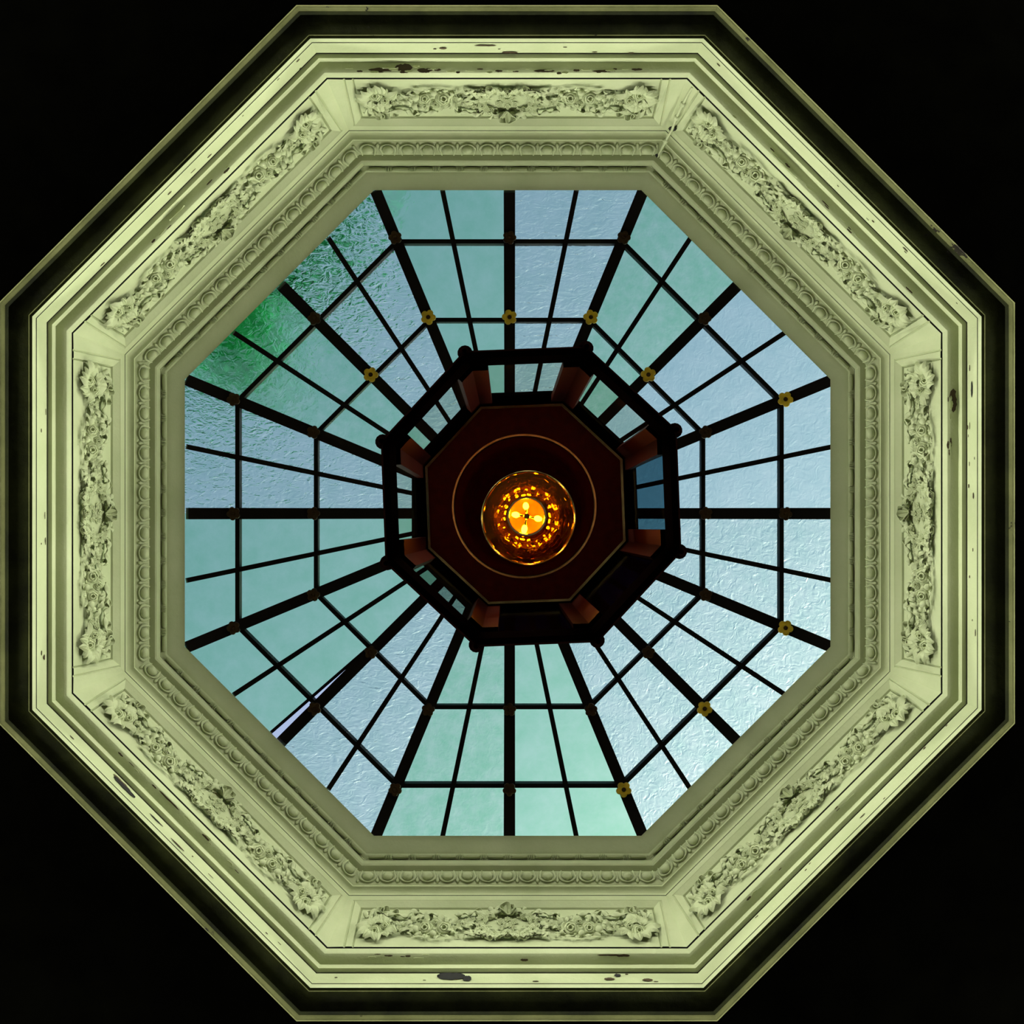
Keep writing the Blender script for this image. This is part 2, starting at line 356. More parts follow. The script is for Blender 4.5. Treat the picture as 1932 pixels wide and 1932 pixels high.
# swag
it('rose', 119, 177, 15.5); it('rose', 156, 178, 14); it('rose', 135, 191, 9); it('berry', 173, 175, 8, lift=.004); it('flower', 169, 187, 7); it('berry', 140, 168, 6.5, lift=.004); it('flower', 100, 180, 8)
it('berry', 182, 181, 6, lift=.003); it('berry', 103, 172, 5, lift=.003)
for (o, y) in ((197, 176), (189, 178), (205, 180), (91, 182), (88, 189), (77, 186), (71, 193), (80, 193)): it('flower', o, y, 6.5+rnd.random()*2.5)
for (o, y, a) in ((176, 167, -.9), (187, 171, -1.3), (150, 165, .3), (136, 163, -.2), (112, 165, .5), (101, 174, 1.3), (170, 193, -2.2), (152, 193, 2.8), (118, 192, 2.6), (107, 190, 2.2), (196, 184, -1.9), (84, 178, 1.2), (95, 190, 1.9), (66, 186, 1.0), (202, 174, -1.2), (181, 190, -2.2)):
    it('leaf', o, y, 13+rnd.random()*5, .3, a, .003)
for q in range(26):
    o = 80+rnd.random()*130; it('leaf', o, 180+rnd.gauss(0, 7), 8+rnd.random()*5, .4, rnd.random()*6.28, .001)
for q in range(10): it('flower', 222+rnd.random()*40, 186+rnd.random()*14, 5+rnd.random()*2.5)
for q in range(12): it('leaf', 218+rnd.random()*46, 182+rnd.random()*20, 9+rnd.random()*5, .5, rnd.random()*6.28, .004)
# centre wreath
for q in range(7):
    a = -1.45+q*2.9/6; it('flower' if q % 2 else 'rose', 30+22*math.sin(a)*.0+math.cos(a)*20, 182+math.sin(a)*19, 8.5+1.5*(q % 2), .5, None, .004)
for (o, y, s) in ((44, 168, 8), (30, 165, 8), (15, 163, 7.5), (56, 174, 7)): it('berry', o, y, s*.72, lift=.006); it('flower', o-5, y+6, s)
it('rose', 0, 165, 9, .5, None, .006, False); it('rose', 49, 193, 9.5); it('flower', 60, 185, 7.5); it('flower', 14, 192, 8); it('flower', 4, 186, 6.5); it('flower', 12, 181, 6); it('flower', 0, 197, 7, .5, None, 0, False)
it('flower', 63, 197, 6.5); it('flower', 36, 200, 7); it('flower', 22, 203, 6.5)
for q in range(24):
    a = rnd.random()*1.9-.6; o = 26+rnd.random()*42; y = 166+rnd.random()*34; it('leaf', o, y, 11+rnd.random()*6, .35, rnd.random()*2.4+.2, .002)
for q in range(9): it('leaf', 12+q*7, 166-3*math.sin(q), 15, .3, -.3+q*.22, .006)
it('loop', 8, 207, 23, 1.9, .75); it('loop', 14, 206, 16, 1.9, 1.25); it('loop', 56, 204, 15, 1.9, .7); it('loop', 169, 203, 15, 1.9, -.7); it('loop', 52, 204, 11, 1.9, 1.4)
it('loop', 145, 201, 9, 1.9, .9); it('loop', 88, 201, 9, 1.9, -.9)
RIB = [[(236, 204), (206, 199), (190, 200), (178, 205), (160, 204), (146, 201), (130, 202)], [(4, 208), (24, 204), (42, 201), (58, 205), (74, 204), (88, 201), (99, 202)], [(236, 204), (250, 206), (262, 198), (268, 204)], [(2, 206), (16, 211), (26, 208), (34, 213)]]
RIBM = []
for sgn in (1, -1):
    for pts in RIB:
        loc = []
        for i, (o, y) in enumerate(pts): v = fr_local(sgn*o, y); v.z = .010+.004*(i % 2); loc.append(v)
        me = ribbon_mesh('ribbon', loc); me.materials.append(M['relief']); RIBM.append(me)
        me.polygons.foreach_set('use_smooth', [True]*len(me.polygons))
KM = {'rose': ROSE, 'flower': FLW, 'leaf': LEAF, 'loop': [LOOP], 'berry': [BERRY]}
KN = {'rose': 'rose', 'flower': 'small_flower', 'leaf': 'leaf', 'loop': 'bow_loop', 'berry': 'berry'}
UI, UO = .343, .362
def frieze_mesh():
    """side wall of the frieze in local coordinates: corner strips, bevelled frame, recessed field"""
    def loc(r, d): return Vector((0, (FR0[0]-r)*-vdir.x+(d-FR0[1])*vdir.y, 0)), (FR0[0]-r)*vdir.y + (d-FR0[1])*vdir.x
    def pt(u, r, d):
        v, w = loc(r, d); return Vector((-u, v.y, w))
    def fr_plane(d):      # frame plane, meets the field at the bottom
        f = (d-FR0[1])/(FR2[1]-FR0[1]); return FR0[0]+(FR2[0]-FR0[0])*f
    out = {}
    # field (subdivided)
    vs, fs = [], []
    nu, nv = 24, 5
    for j in range(nv+1):
        f = j/nv; r = FR0[0]+(FR1[0]-FR0[0])*f; d = FR0[1]+(FR1[1]-FR0[1])*f
        for i in range(nu+1): vs.append(pt(-UI+2*UI*i/nu, r, d))
    for j in range(nv):
        for i in range(nu): q = j*(nu+1)+i; fs.append((q, q+1, q+nu+2, q+nu+1))
    out['field'] = (vs, fs)
    # bevel frame with a small quirk
    vs, fs = [], []
    def strip(A, B):
        b = len(vs); vs.extend(A); vs.extend(B); n = len(A)
        for i in range(n-1): fs.append((b+i, b+i+1, b+n+i+1, b+n+i))
    g = .0025
    inner_ = [pt(-UI, *FR0), pt(-UI, *FR1), pt(UI, *FR1), pt(UI, *FR0)]
    q1 = [pt(-UI-g, FR0[0]+.004, FR0[1]), pt(-UI-g, FR1[0]+.004, FR1[1]+g), pt(UI+g, FR1[0]+.004, FR1[1]+g), pt(UI+g, FR0[0]+.004, FR0[1])]
    m1r = (FR1[0]*.75+FR2[0]*.25, FR1[1]*.75+FR2[1]*.25)
    q2 = [pt(-UI-2*g, FR0[0]-.001, FR0[1]), pt(-UI-2*g, *m1r), pt(UI+2*g, *m1r), pt(UI+2*g, FR0[0]-.001, FR0[1])]
    q3 = [pt(-UO, FR0[0]-.001, FR0[1]), pt(-UO, *FR2), pt(UO, *FR2), pt(UO, FR0[0]-.001, FR0[1])]
    strip(inner_, q1); strip(q1, q2); strip(q2, q3); out['panel_frame'] = (vs, fs)
    # outer strips: corner pilasters + rail
    vs, fs = [], []
    g2 = .003
    def U(r): return r*T8
    q4 = [pt(-UO-g2, FR0[0]+.003, FR0[1]), pt(-UO-g2, FR2[0]+.003, FR2[1]+g2*.6), pt(UO+g2, FR2[0]+.003, FR2[1]+g2*.6), pt(UO+g2, FR0[0]+.003, FR0[1])]
    q5 = [pt(-UO-2*g2, FR0[0]-.0005, FR0[1]), pt(-UO-2*g2, FR2[0]-.001, FR2[1]+g2*1.2), pt(UO+2*g2, FR2[0]-.001, FR2[1]+g2*1.2), pt(UO+2*g2, FR0[0]-.0005, FR0[1])]
    q6 = [pt(-U(FR0[0]), *FR0), pt(-U(FR3[0]), *FR3), pt(U(FR3[0]), *FR3), pt(U(FR0[0]), *FR0)]
    strip(q3, q4); strip(q4, q5); strip(q5, q6); out['corner_strip'] = (vs, fs)
    return out
fm = frieze_mesh(); FM = {}
for k_, (vs, fs) in fm.items():
    bm = bmesh.new(); t_ = mesh('t', vs, fs); bm.from_mesh(t_)
    me = tomesh(k_, bm); me.materials.append(M['plaster']); FM[k_] = me
WEAR = ['with a cable up its right corner', 'between the cable corner and the right side', 'left of the wide paint chip on the cyma', 'beside the brightest lower right panes', 'above the black flake on the fascia', 'beside the pale slit in the lower left glazing', 'beside the left hammered panes', 'beside the green tinted panes']
for k in range(8):
    e = trim('carved floral plaster frieze panel on the %s side, %s' % (SIDES[k], WEAR[k]), 'frieze')
    o = side(k, 0, *FR0); ph = -PI/2+k*PI/4; n = Vector((math.cos(ph), math.sin(ph), 0)); t = Vector((-n.y, n.x, 0))
    Y = (n*vdir.x + Vector((0, 0, 1))*vdir.y).normalized(); X = -t; Z = X.cross(Y)
    m = Matrix((X, Y, Z)).transposed().to_4x4(); m.translation = o; e.matrix_world = m
    e['group'] = 'carved frieze panels'
    for nm, me in FM.items(): link(nm, me, None, e)
    jr = random.Random(100+k)
    rel = empty('floral_relief'); rel.parent = e
    for (kd, off, y, s, tilt, spin, lift, mir) in ITEMS:
        for sg in ((1, -1) if mir else (1,)):
            me = KM[kd][jr.randrange(len(KM[kd]))]
            p = fr_local(sg*(off+jr.uniform(-1, 1)), y+jr.uniform(-.6, .6)); p.z = lift
            S = s*SCp*jr.uniform(.94, 1.06)
            ob = bpy.data.objects.new(KN[kd], me); COL.objects.link(ob); ob.parent = rel
            if kd == 'leaf': R = Matrix.Rotation(-spin*sg, 4, 'Z') @ Matrix.Rotation(PI, 4, 'Z') @ Matrix.Rotation(tilt*.6, 4, 'X'); p.z += .004
            elif kd == 'loop': S *= 1.35; p.y += S*.2; R = Matrix.Rotation(spin*sg*.7, 4, 'Z') @ Matrix.Rotation(.45, 4, 'X') @ Matrix.Diagonal((.8, 1.25, 1, 1)); p.z += .002
            elif kd == 'berry': R = Matrix(); p.z += S*.4
            else: p.z += S*.16+.002; R = Matrix.Diagonal((1, 1, .8, 1)) @ Matrix.Rotation(tilt, 4, 'X') @ Matrix.Rotation(spin*sg+jr.random(), 4, 'Z')
            ob.matrix_local = Matrix.Translation(p) @ R @ Matrix.Scale(S, 4)
    for me in RIBM: link('ribbon', me, None, rel)

# --- egg and dart cornice
t4 = trim('olive cream egg-and-dart cornice above the frieze panels', 'cornice')
pts = gro; pr.to(717.5, .05)
pr.pts = pts+pr.pts[1:]; ring_part('open_joint', GAP, M['black'], t4); pr.to(714, 1.2).to(709, 9).to(704.5, -20); ring_part('ovolo_band', pr.take(), M['plaster'], t4)
pr.to(702.5, .1).to(701, 3); ring_part('thin_fillet', pr.take(), M['plaster'], t4)
EG0 = (pr.r, pr.d)
pr.to(697, 2.2).to(690, 1.5).to(683, 1.0).to(677.5, .8); EG1 = (pr.r, pr.d); ring_part('egg_bed', pr.take(), M['plaster'], t4)
pr.to(676, .05).to(670, -8).to(665, -20); ring_part('dark_cove', pr.take(), M['plaster'], t4)
evec = Vector((EG1[0]-EG0[0], EG1[1]-EG0[1])); EL = evec.length; evec.normalize()
eggw = 37.6*(EG0[1]+EG1[1])/2/F
bm = bmesh.new(); add_lathe(bm, [(.001, 1.0), (.35, .93), (.66, .74), (.9, .38), (1.0, 0), (.9, -.4), (.6, -.8), (.001, -1.0)], 14)
EGG = tomesh('egg', bm)
def arch_mesh():
    bm = bmesh.new(); path = []
    for i in range(15):
        a = PI*(i/14); path.append(Vector((math.cos(a)*.52, math.sin(a)*.62*(-1)+.12, .28-.1*math.sin(a))))
    path = [Vector((.40, .95, .12))]+path[:]+[Vector((-.40, .95, .12))]
    add_tube(bm, path, [.04]+[.09]*(len(path)-2)+[.04], 6); return tomesh('egg_shell', bm)
def dart_mesh():
    bm = bmesh.new()
    add_tube(bm, [(0, -.62, .1), (0, -.35, .2), (0, .1, .16), (0, .75, .12)], [.10, .13, .05, .03], 6)
    for s in (-1, 1): add_tube(bm, [(s*.14, -.5, .1), (s*.12, -.05, .2), (s*.09, .4, .18), (s*.16, .85, .12)], [.03, .05, .05, .03], 5)
    return tomesh('dart', bm)
ARCH, DART = arch_mesh(), dart_mesh()
for me in (EGG, ARCH, DART): me.materials.append(M['relief']); me.polygons.foreach_set('use_smooth', [True]*len(me.polygons))
def on_side(e, k, u, A, vec, f, name, me, scale, lift, pre=Matrix()):
    L_ = f; r = A[0]+vec.x*L_; d = A[1]+vec.y*L_
    o = side(k, u, r, d); ph = -PI/2+k*PI/4; n = Vector((math.cos(ph), math.sin(ph), 0)); t = Vector((-n.y, n.x, 0))
    Y = (n*vec.x+Vector((0, 0, 1))*vec.y).normalized(); X = -t; Z = X.cross(Y)
    m = Matrix((X, Y, Z)).transposed().to_4x4(); m.translation = o+Z*lift-Vector(e.location)
    ob = bpy.data.objects.new(name, me); COL.objects.link(ob); ob.parent = e
    ob.matrix_local = m @ pre @ Matrix.Diagonal((*scale, 1)); return ob
for k in range(8):
    for i in range(15):
        u = (i-7)*eggw
        on_side(t4, k, u, EG0, evec, EL*.62, 'egg', EGG, (eggw*.27, EL*.36, EL*.30), EL*.16)
        on_side(t4, k, u, EG0, evec, EL*.50, 'egg_shell', ARCH, (eggw*.74, EL*.62, EL*.7), 0)
        if i < 14: on_side(t4, k, u+eggw/2, EG0, evec, EL*.5, 'dart', DART, (eggw*.62, EL*.62, EL*.6), 0)
    on_side(t4, k, 7.5*eggw, EG0, evec, EL*.5, 'dart', DART, (eggw*.5, EL*.62, EL*.6), 0)
# --- inner casing with bead and reel
t5 = trim('inner cream casing with bead-and-reel strip next to the glass', 'moulding')
pr.to(661.5, 1.5).to(655, .04); ring_part('fillet', pr.groove(.006, .002), M['plaster'], t5); ring_part('open_joint', pr.gap, M['black'], t5)
BR0 = (pr.r, pr.d)
pr.to(653, .05).to(646, 3).to(644, .6); BR1 = (pr.r, pr.d); ring_part('bead_channel', pr.take(), M['plaster'], t5)
pr.to(642.5, .1).to(640, 3).to(634, 1.3).to(627, 1.0).to(620, .8).to(615, .9).to(611, 1.2).to(609, 1.5)
CE = (pr.r, pr.d)
pr.pts += [(CE[0]+.003, CE[1]+.003), (CE[0]+.024, CE[1]+.070), (CE[0]+.10, CE[1]+.070)]
ring_part('cavetto', pr.take(), M['plaster'], t5, smooth=60)
bvec = Vector((BR1[0]-BR0[0], BR1[1]-BR0[1])); BL = bvec.length; bvec.normalize()
bm = bmesh.new(); add_tube(bm, [(-1, 0, 0), (-.92, 0, 0), (-.5, 0, 0), (0, 0, 0), (.5, 0, 0), (.92, 0, 0), (1, 0, 0)], [.35, .75, .95, 1, .95, .75, .35], 8); BEAD = tomesh('bead', bm)
bm = bmesh.new()
for x in (-.8, 0, .8): add_tube(bm, [(x-.22, 0, 0), (x-.1, 0, 0), (x+.1, 0, 0), (x+.22, 0, 0)], [.6, 1.05, 1.05, .6], 8)
REEL = tomesh('reel', bm)
for me in (BEAD, REEL): me.materials.append(M['relief'])
for k in range(8):
    nb = 12; wd = (BR0[0]+BR1[0])*T8/nb
    for i in range(nb):
        u = (i-(nb-1)/2)*wd
        on_side(t5, k, u, BR0, bvec, BL*.5, 'bead', BEAD, (wd*.34, BL*.36, BL*.46), BL*.16)
        if i < nb-1: on_side(t5, k, u+wd/2, BR0, bvec, BL*.5, 'reel', REEL, (wd*.11, BL*.42, BL*.50), BL*.16)
print('CASING END', CE, 'frieze', FR0, FR1, FR2, FR3, 'fascia', FASC, 'cyma', CYMA)

# ------------------------------------------------------------------ skylight
GC = Vector((-.0065, .0040))
H = .36
RG, DG = CE[0]+.06, CE[1]+.064-.06*H/CE[0]       # outer foot of the glass plane, hidden behind the casing
APEX = DG+H*RG/CE[0]
def gl_pt(k, frac, rr): return side(k, frac*rr*T8, rr, DG+(APEX-DG)*(1-rr/RG), GC)
def r_for(a):       # radius on the glass slope that shows at picture apothem a
    lo, hi = 0, RG
    for _ in range(50):
        mid = (lo+hi)/2
        if mid*F/(DG+(APEX-DG)*(1-mid/RG)) < a: lo = mid
        else: hi = mid
    return lo
R1, R2, R3 = r_for(510), r_for(363), r_for(176)
win = empty('window_1', (GC.x, GC.y, CZ+DG), kind='structure', label='octagonal pitched skylight of teal relief glass in black bars', category='skylight')
bpy.context.view_layer.update()
WO = Matrix.Translation(-Vector(win.location))
def wpart(name, bm, m, smooth=None, **props):
    me = tomesh(name, bm); me.transform(WO); return link(name, me, m, win, smooth, **props)
# segment glass (clockwise from the top-left half of the top side)
SEG = ['smooth', 'ham', 'green', 'soft', 'soft', 'rip', 'rip', 'rip', 'smooth', 'green', 'ham', 'smooth', 'smooth', 'ham', 'green', 'ham']
rows = [(RG, R1), (R1, R2), (R2, R3)]
fr = [-1, -.5, 0, .5, 1]; SL1 = .060+.044*(R1-R2)/(CE[0]+.02-R2)
for k in range(8):
    for j in range(4):
        gm = g[SEG[(2*k+(j >= 2)) % 16]]
        for ri, (ra, rb) in enumerate(rows):
            bm = bmesh.new(); q = []; fa, fb = fr[j], fr[j]
            if k == 5 and j == 2 and ri < 2: fa, fb = ((.108, SL1), (SL1, .060))[ri]     # this pane has slipped and leaves a pale slit
            for z in (0, .004):
                for (f_, r_) in ((fa, ra), (fr[j+1], ra), (fr[j+1], rb), (fb, rb)): q.append(bm.verts.new(gl_pt(k, f_, r_)+Vector((0, 0, z))))
            for f_ in ((0, 1, 2, 3), (4, 5, 6, 7), (0, 1, 5, 4), (1, 2, 6, 5), (2, 3, 7, 6), (3, 0, 4, 7)): bm.faces.new([q[i] for i in f_])
            wpart('glass_pane', bm, gm)
UP = Vector((0, 0, 1)); RB = CE[0]+.020
TH, TN, TT = .0290, .0125, .0112
dz = Vector((0, 0, .006))
for k in range(8):
    bm = bmesh.new(); add_box(bm, gl_pt(k, 0, RB)+dz, gl_pt(k, 0, R3*.9)+dz, TH, .05, UP); wpart('rib', bm, M['iron'])
    bm = bmesh.new(); add_box(bm, gl_pt(k, 1, RB)+dz, gl_pt(k, 1, R3*.9)+dz, TH, .05, UP); wpart('rib', bm, M['iron'])
    for f_ in (-.5, .5):
        bm = bmesh.new(); add_box(bm, gl_pt(k, f_, RB)+dz, gl_pt(k, f_, R3*.9)+dz, TN, .028, UP); wpart('glazing_bar', bm, M['iron'])
    for rr in (R1, R2):
        for (fa, fb) in ((-1, 0), (0, 1)):
            bm = bmesh.new(); add_box(bm, gl_pt(k, fa, rr)+dz, gl_pt(k, fb, rr)+dz, TT, .026, UP); wpart('transom', bm, M['iron'])
# the pale slit beside the lower-left middle rib: an extra bar
bm = bmesh.new(); add_box(bm, gl_pt(5, .104, RB)+dz, gl_pt(5, .060, R2)+dz, .008, .02, UP); wpart('glazing_bar', bm, M['iron'])
# rosettes on the crossings
def rosette(c, r, gm, spin):
    bm = bmesh.new(); prof = [(.28, -.18), (.6, -.30), (.95, -.22), (1.0, -.05), (.9, .1), (.3, .1)]
    m = Matrix.Translation(c) @ Matrix.Scale(r, 4) @ Matrix.Rotation(spin, 4, 'Z')
    add_lathe(bm, prof, 30, m, lambda i, a, rr, z: (rr*(1-.26*(i in (1, 2, 3, 4))*(1-abs(math.cos(2.5*a)))**1.3), z))
    o = wpart('rosette', bm, gm, 60)
    bm = bmesh.new(); add_ball(bm, c+Vector((0, 0, -.12*r)), r*.30, 10, 6, (1, 1, .6)); me = tomesh('rosette_center', bm); me.transform(WO)
    link('rosette_center', me, M['gilt_dark'], o, 60)
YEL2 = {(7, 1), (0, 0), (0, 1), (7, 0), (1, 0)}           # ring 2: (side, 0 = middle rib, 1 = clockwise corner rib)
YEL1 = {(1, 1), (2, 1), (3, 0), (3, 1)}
ii = 0
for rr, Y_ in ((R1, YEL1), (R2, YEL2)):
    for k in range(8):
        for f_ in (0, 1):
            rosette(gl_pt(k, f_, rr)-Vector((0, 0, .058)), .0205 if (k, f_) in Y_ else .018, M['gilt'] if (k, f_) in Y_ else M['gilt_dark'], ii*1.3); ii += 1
bm = bmesh.new(); rgs = []
for (rr, dd) in ((R3*1.04, -.03), (R3*1.04, .03), (0.001, .10)): rgs.append([bm.verts.new(side(k, rr*T8, rr, DG+(APEX-DG)*(1-R3/RG)+dd, GC)) for k in range(8)])
for A, B in zip(rgs, rgs[1:]):
    for k in range(8): bm.faces.new((A[k], A[(k+1) % 8], B[(k+1) % 8], B[k]))
bm.faces.new(rgs[0]); wpart('hub', bm, M['iron'])
bm = bmesh.new()     # outer curb that seals the roof round the glass
cr = [(1.13, ZC+.08), (1.13, DG+.03), (RG+.03, DG+.03), (RG-.005, DG+.03), (RG-.005, DG+.006)]
me = ring_mesh('curb', cr, c=GC); me.transform(WO); link('curb', me, M['black'], win); bm.free()

# ------------------------------------------------------------------ hanging lantern
D0, D1 = 1.50, 2.112
M['lant'] = simple('oxblood_lacquered_metal', (.0025, .0008, .0006), .6, spec=.0, bump=.05)
M['lant_in'] = simple('dark_red_enamel', (.20, .010, .003), .38, spec=.15)
M['lant_post'] = simple('oxblood_post_enamel', (.040, .0035, .0015), .5, spec=.1)
M['brass'] = simple('brass', (1, .72, .36), .2, 1.0)
M['pane'] = thin_glass('clear_lantern_glass', (.90, .93, .86), .08, .04)
M['pane_smoke'] = thin_glass('smoky_blue_lantern_glass', (.32, .46, .52), .08, .04)
M['pane_navy'] = thin_glass('dark_navy_lantern_glass', (.015, .012, .05), .12, .08)
M['pane_dim'] = thin_glass('dim_lantern_glass', (.55, .62, .56), .10, .05)
M['amber'] = thin_glass('amber_cut_glass', (.74, .26, .04), .12, .05, .25, (1, .42, .12), .05)
M['bulb'] = emit('lit_candle_bulb', (1, .55, .004), 115)
M['socket'] = simple('orange_enamel_reflector', (.25, .062, .003), .4)
LA0, LA1 = P(1002, 937, D0), P(991, 951, D1)
ROT = math.radians(-2.2)
lan = empty('hanging_lantern', LA0, label='octagonal dark red hanging lantern with glass sides and lit amber bell', category='lantern')
lan.rotation_euler = (0, 0, 0)
ax = LA1-LA0; HL = ax.z
def lpt(k, u, r, h):     # k side, u along, r apothem (m), h 0..1 height
    ph = -PI/2+k*PI/4+ROT; n = Vector((math.cos(ph), math.sin(ph), 0)); t = Vector((-n.y, n.x, 0)); s_ = 1+.07*max(0, h); return ax*h+(n*r+t*u)*s_
RL = 274*D0/F
def lpart(name, bm, m, parent=None, smooth=None, **props):
    return link(name, tomesh(name, bm), m, parent or lan, smooth, **props)
def lring(name, pts, m, parent=None, smooth=30):
    bm = bmesh.new(); rg = [[bm.verts.new(lpt(k, r*T8, r, h)) for k in range(8)] for (r, h) in pts]
    for A, B in zip(rg, rg[1:]+rg[:1]):
        for k in range(8): bm.faces.new((A[k], A[(k+1) % 8], B[(k+1) % 8], B[k]))
    return lpart(name, bm, m, parent, smooth)
w1 = 254*D0/F
lring('bottom_rail', [(RL, -.02), (RL+.004, .0), (RL+.002, .03), (RL-.004, .05), (w1+.001, .05), (w1, .035), (w1, .0), (w1+.006, -.02)], M['lant'])
rt = RL-.006
lring('top_rail', [(rt+.004, .90), (rt+.004, 1.03), (rt-.010, 1.03), (rt-.016, .97), (rt-.013, .93), (rt-.008, .90)], M['lant'])
lring('gilt_bead', [(rt-.016, .985), (rt-.020, .98), (rt-.020, .972), (rt-.016, .966)], M['brass'])
hw = 72*D0/F*1.0
for k in range(8):
    bm = bmesh.new()     # corner post: folded plate across the mitre
    for (h0, h1) in ((.05, .93),):
        A = []
        for h in (h0, h1):
            r_ = RL-.010; e_ = r_*T8
            A.append([bm.verts.new(p) for p in (lpt(k, hw, r_, h), lpt(k, hw, r_-.010, h), lpt(k, (r_-.010)*T8, r_-.010, h), lpt(k+1, -hw, r_-.010, h), lpt(k+1, -hw, r_, h), lpt(k, e_+.003, r_+.004, h))])
        n = 6
        for i in range(n): bm.faces.new((A[0][i], A[0][(i+1) % n], A[1][(i+1) % n], A[1][i]))
    lpart('corner_post', bm, M['lant_post'])
    bm = bmesh.new(); c = lpt(k, (RL+.001)*T8, RL+.001, .0); add_ball(bm, c, .0105, 14, 9); add_lathe(bm, [(.003, -.022), (.006, -.016), (.004, -.009)], 10, Matrix.Translation(c)); lpart('ball_finial', bm, M['lant'], None, 50)
    r_ = RL-.013; bm = bmesh.new(); q = []
    for dr in (0, .003):
        for (u, h) in ((-hw-.006, .04), (hw+.006, .04), (hw+.006, .94), (-hw-.006, .94)): q.append(bm.verts.new(lpt(k, u, r_+dr, h)))
    for f_ in ((0, 1, 2, 3), (4, 5, 6, 7), (0, 1, 5, 4), (1, 2, 6, 5), (2, 3, 7, 6), (3, 0, 4, 7)): bm.faces.new([q[i] for i in f_])
    mk = ['pane', 'pane', 'pane_smoke', 'pane_navy', 'pane_navy', 'pane_dim', 'pane', 'pane'][k]
    lb = {'pane': None, 'pane_smoke': 'smoky blue glass side', 'pane_navy': 'almost black navy glass side', 'pane_dim': 'dim grey-green glass side'}[mk]
    o = lpart('side_glass', bm, M[mk])
    if lb: o['label'] = lb
# top plate with the round well
RC = P(989, 955, D1); rc = 134*D1/F; cen = RC-LA0
bm = bmesh.new(); outer = [bm.verts.new(lpt(k, (rt-.004)*T8, rt-.004, 1.0)) for k in range(8)]
seg = 64
inn = [bm.verts.new(Vector((cen.x+rc*math.cos(2*PI*j/seg), cen.y+rc*math.sin(2*PI*j/seg), HL))) for j in range(seg)]
angs = [math.atan2(v.co.y-cen.y, v.co.x-cen.x) % (2*PI) for v in outer]
def near(a): return min(range(seg), key=lambda j: abs(((2*PI*j/seg-a+PI) % (2*PI))-PI))
ks = [near(a) for a in angs]
for k in range(8):
    a, b = ks[k], ks[(k+1) % 8]; run = [inn[(a+i) % seg] for i in range(((b-a) % seg)+1)]
    bm.faces.new([outer[k], outer[(k+1) % 8]]+run[::-1])
lpart('top_plate', bm, M['lant_in'])
CM = Matrix.Translation(cen)
bm = bmesh.new()
add_lathe(bm, [(rc-.0030, .002), (rc-.0022, -.0016), (rc-.0008, -.0022), (rc+.0008, -.0027), (rc+.0022, -.0032), (rc+.003, .002)], 72, CM); lpart('gilt_rim', bm, M['brass'], None, 60)
bm = bmesh.new()
add_lathe(bm, [(rc-.001, .0), (rc-.006, .012), (rc-.016, .018), (rc-.022, .05), (rc-.035, .10), (rc-.065, .14), (.02, .16), (.001, .161)], 64, CM); lpart('dome', bm, M['lant_in'], None, 50)
# amber bell with four candle bulbs
DB, DT = 1.76, 1.94
B0, B1 = P(997, 977, DB)-LA0, P(994, 974, DT)-LA0
rb, rtp = 88*DB/F, 37*DT/F
hb = B1.z-B0.z; BM_ = Matrix.Translation(B0)
prof = []
for i in range(19):
    t = i/18; r_ = rb+(rtp-rb)*(t**.75); prof.append((r_*(1+.03*(i % 2)), hb*t))
bm = bmesh.new(); add_lathe(bm, prof, 48, BM_, lambda i, a, r_, z: (r_*(1+.018*math.cos(16*a)), z)); bell = lpart('amber_bell', bm, M['amber'])
bm = bmesh.new(); add_lathe(bm, [(rb+.0012, 0), (rb, -.002), (rb-.0015, 0), (rb, .002), (rb+.0012, 0)], 64, BM_, ); lpart('bell_rim', bm, M['brass'], bell, 60)
BT = Matrix.Translation(B0+Vector((B1.x-B0.x, B1.y-B0.y, hb)))
bm = bmesh.new(); add_lathe(bm, [(rtp+.001, -.001), (rtp, -.003), (rtp-.003, -.003), (rtp-.004, 0), (rtp-.002, .002)], 48, BT); lpart('throat_ring', bm, M['brass'], None, 60)
bm = bmesh.new(); add_lathe(bm, [(rtp+.001, .001), (rtp*.92, .008), (rtp*.7, .020), (rtp*.4, .027), (.001, .03)], 40, BT); lpart('reflector', bm, M['socket'], None, 60)
bm = bmesh.new(); add_lathe(bm, [(.0015, .03), (.0045, .02), (.0065, .006), (.0065, -.001), (.0042, -.003), (.0038, .002), (.002, .004), (.001, .004)], 20, BT); lpart('center_socket', bm, M['brass'], None, 60)
bc = Vector((B1.x, B1.y, B1.z))
for (px, py) in ((992, 953), (971, 971), (1017, 979), (989, 1001)):
    tip = P(px, py, DT)-LA0; d_ = tip-bc; d_.z = 0; ln = d_.length; d_.normalize()
    bm = bmesh.new(); n = 9; path = []; rad = []
    for i in range(n):
        t = i/(n-1); path.append(bc+d_*(ln*.62+t*ln*.62)+Vector((0, 0, .005))); rad.append(.0048*(math.sin(PI*min(1, t*.80+.12))**.8)+.0004)
    add_tube(bm, path, rad, 10); b_ = lpart('candle_bulb', bm, M['bulb'], None, 60)
    bm = bmesh.new(); add_tube(bm, [bc+d_*.006+Vector((0, 0, .006)), bc+d_*(ln*.3)+Vector((0, 0, .007)), bc+d_*(ln*.64)+Vector((0, 0, .005))], [.0015, .0018, .003], 8)
    link('bulb_arm', tomesh('bulb_arm', bm), M['brass'], b_, 60)
# stem up to the skylight hub
bm = bmesh.new(); top = Vector((cen.x, cen.y, CZ+DG+(APEX-DG)*(1-R3/RG)-.03-LA0.z))
add_tube(bm, [B1+Vector((0, 0, .025)), cen+Vector((0, 0, .15)), cen+Vector((0, 0, .3)), top], .006, 10); lpart('hanging_stem', bm, M['lant'], None, 60)

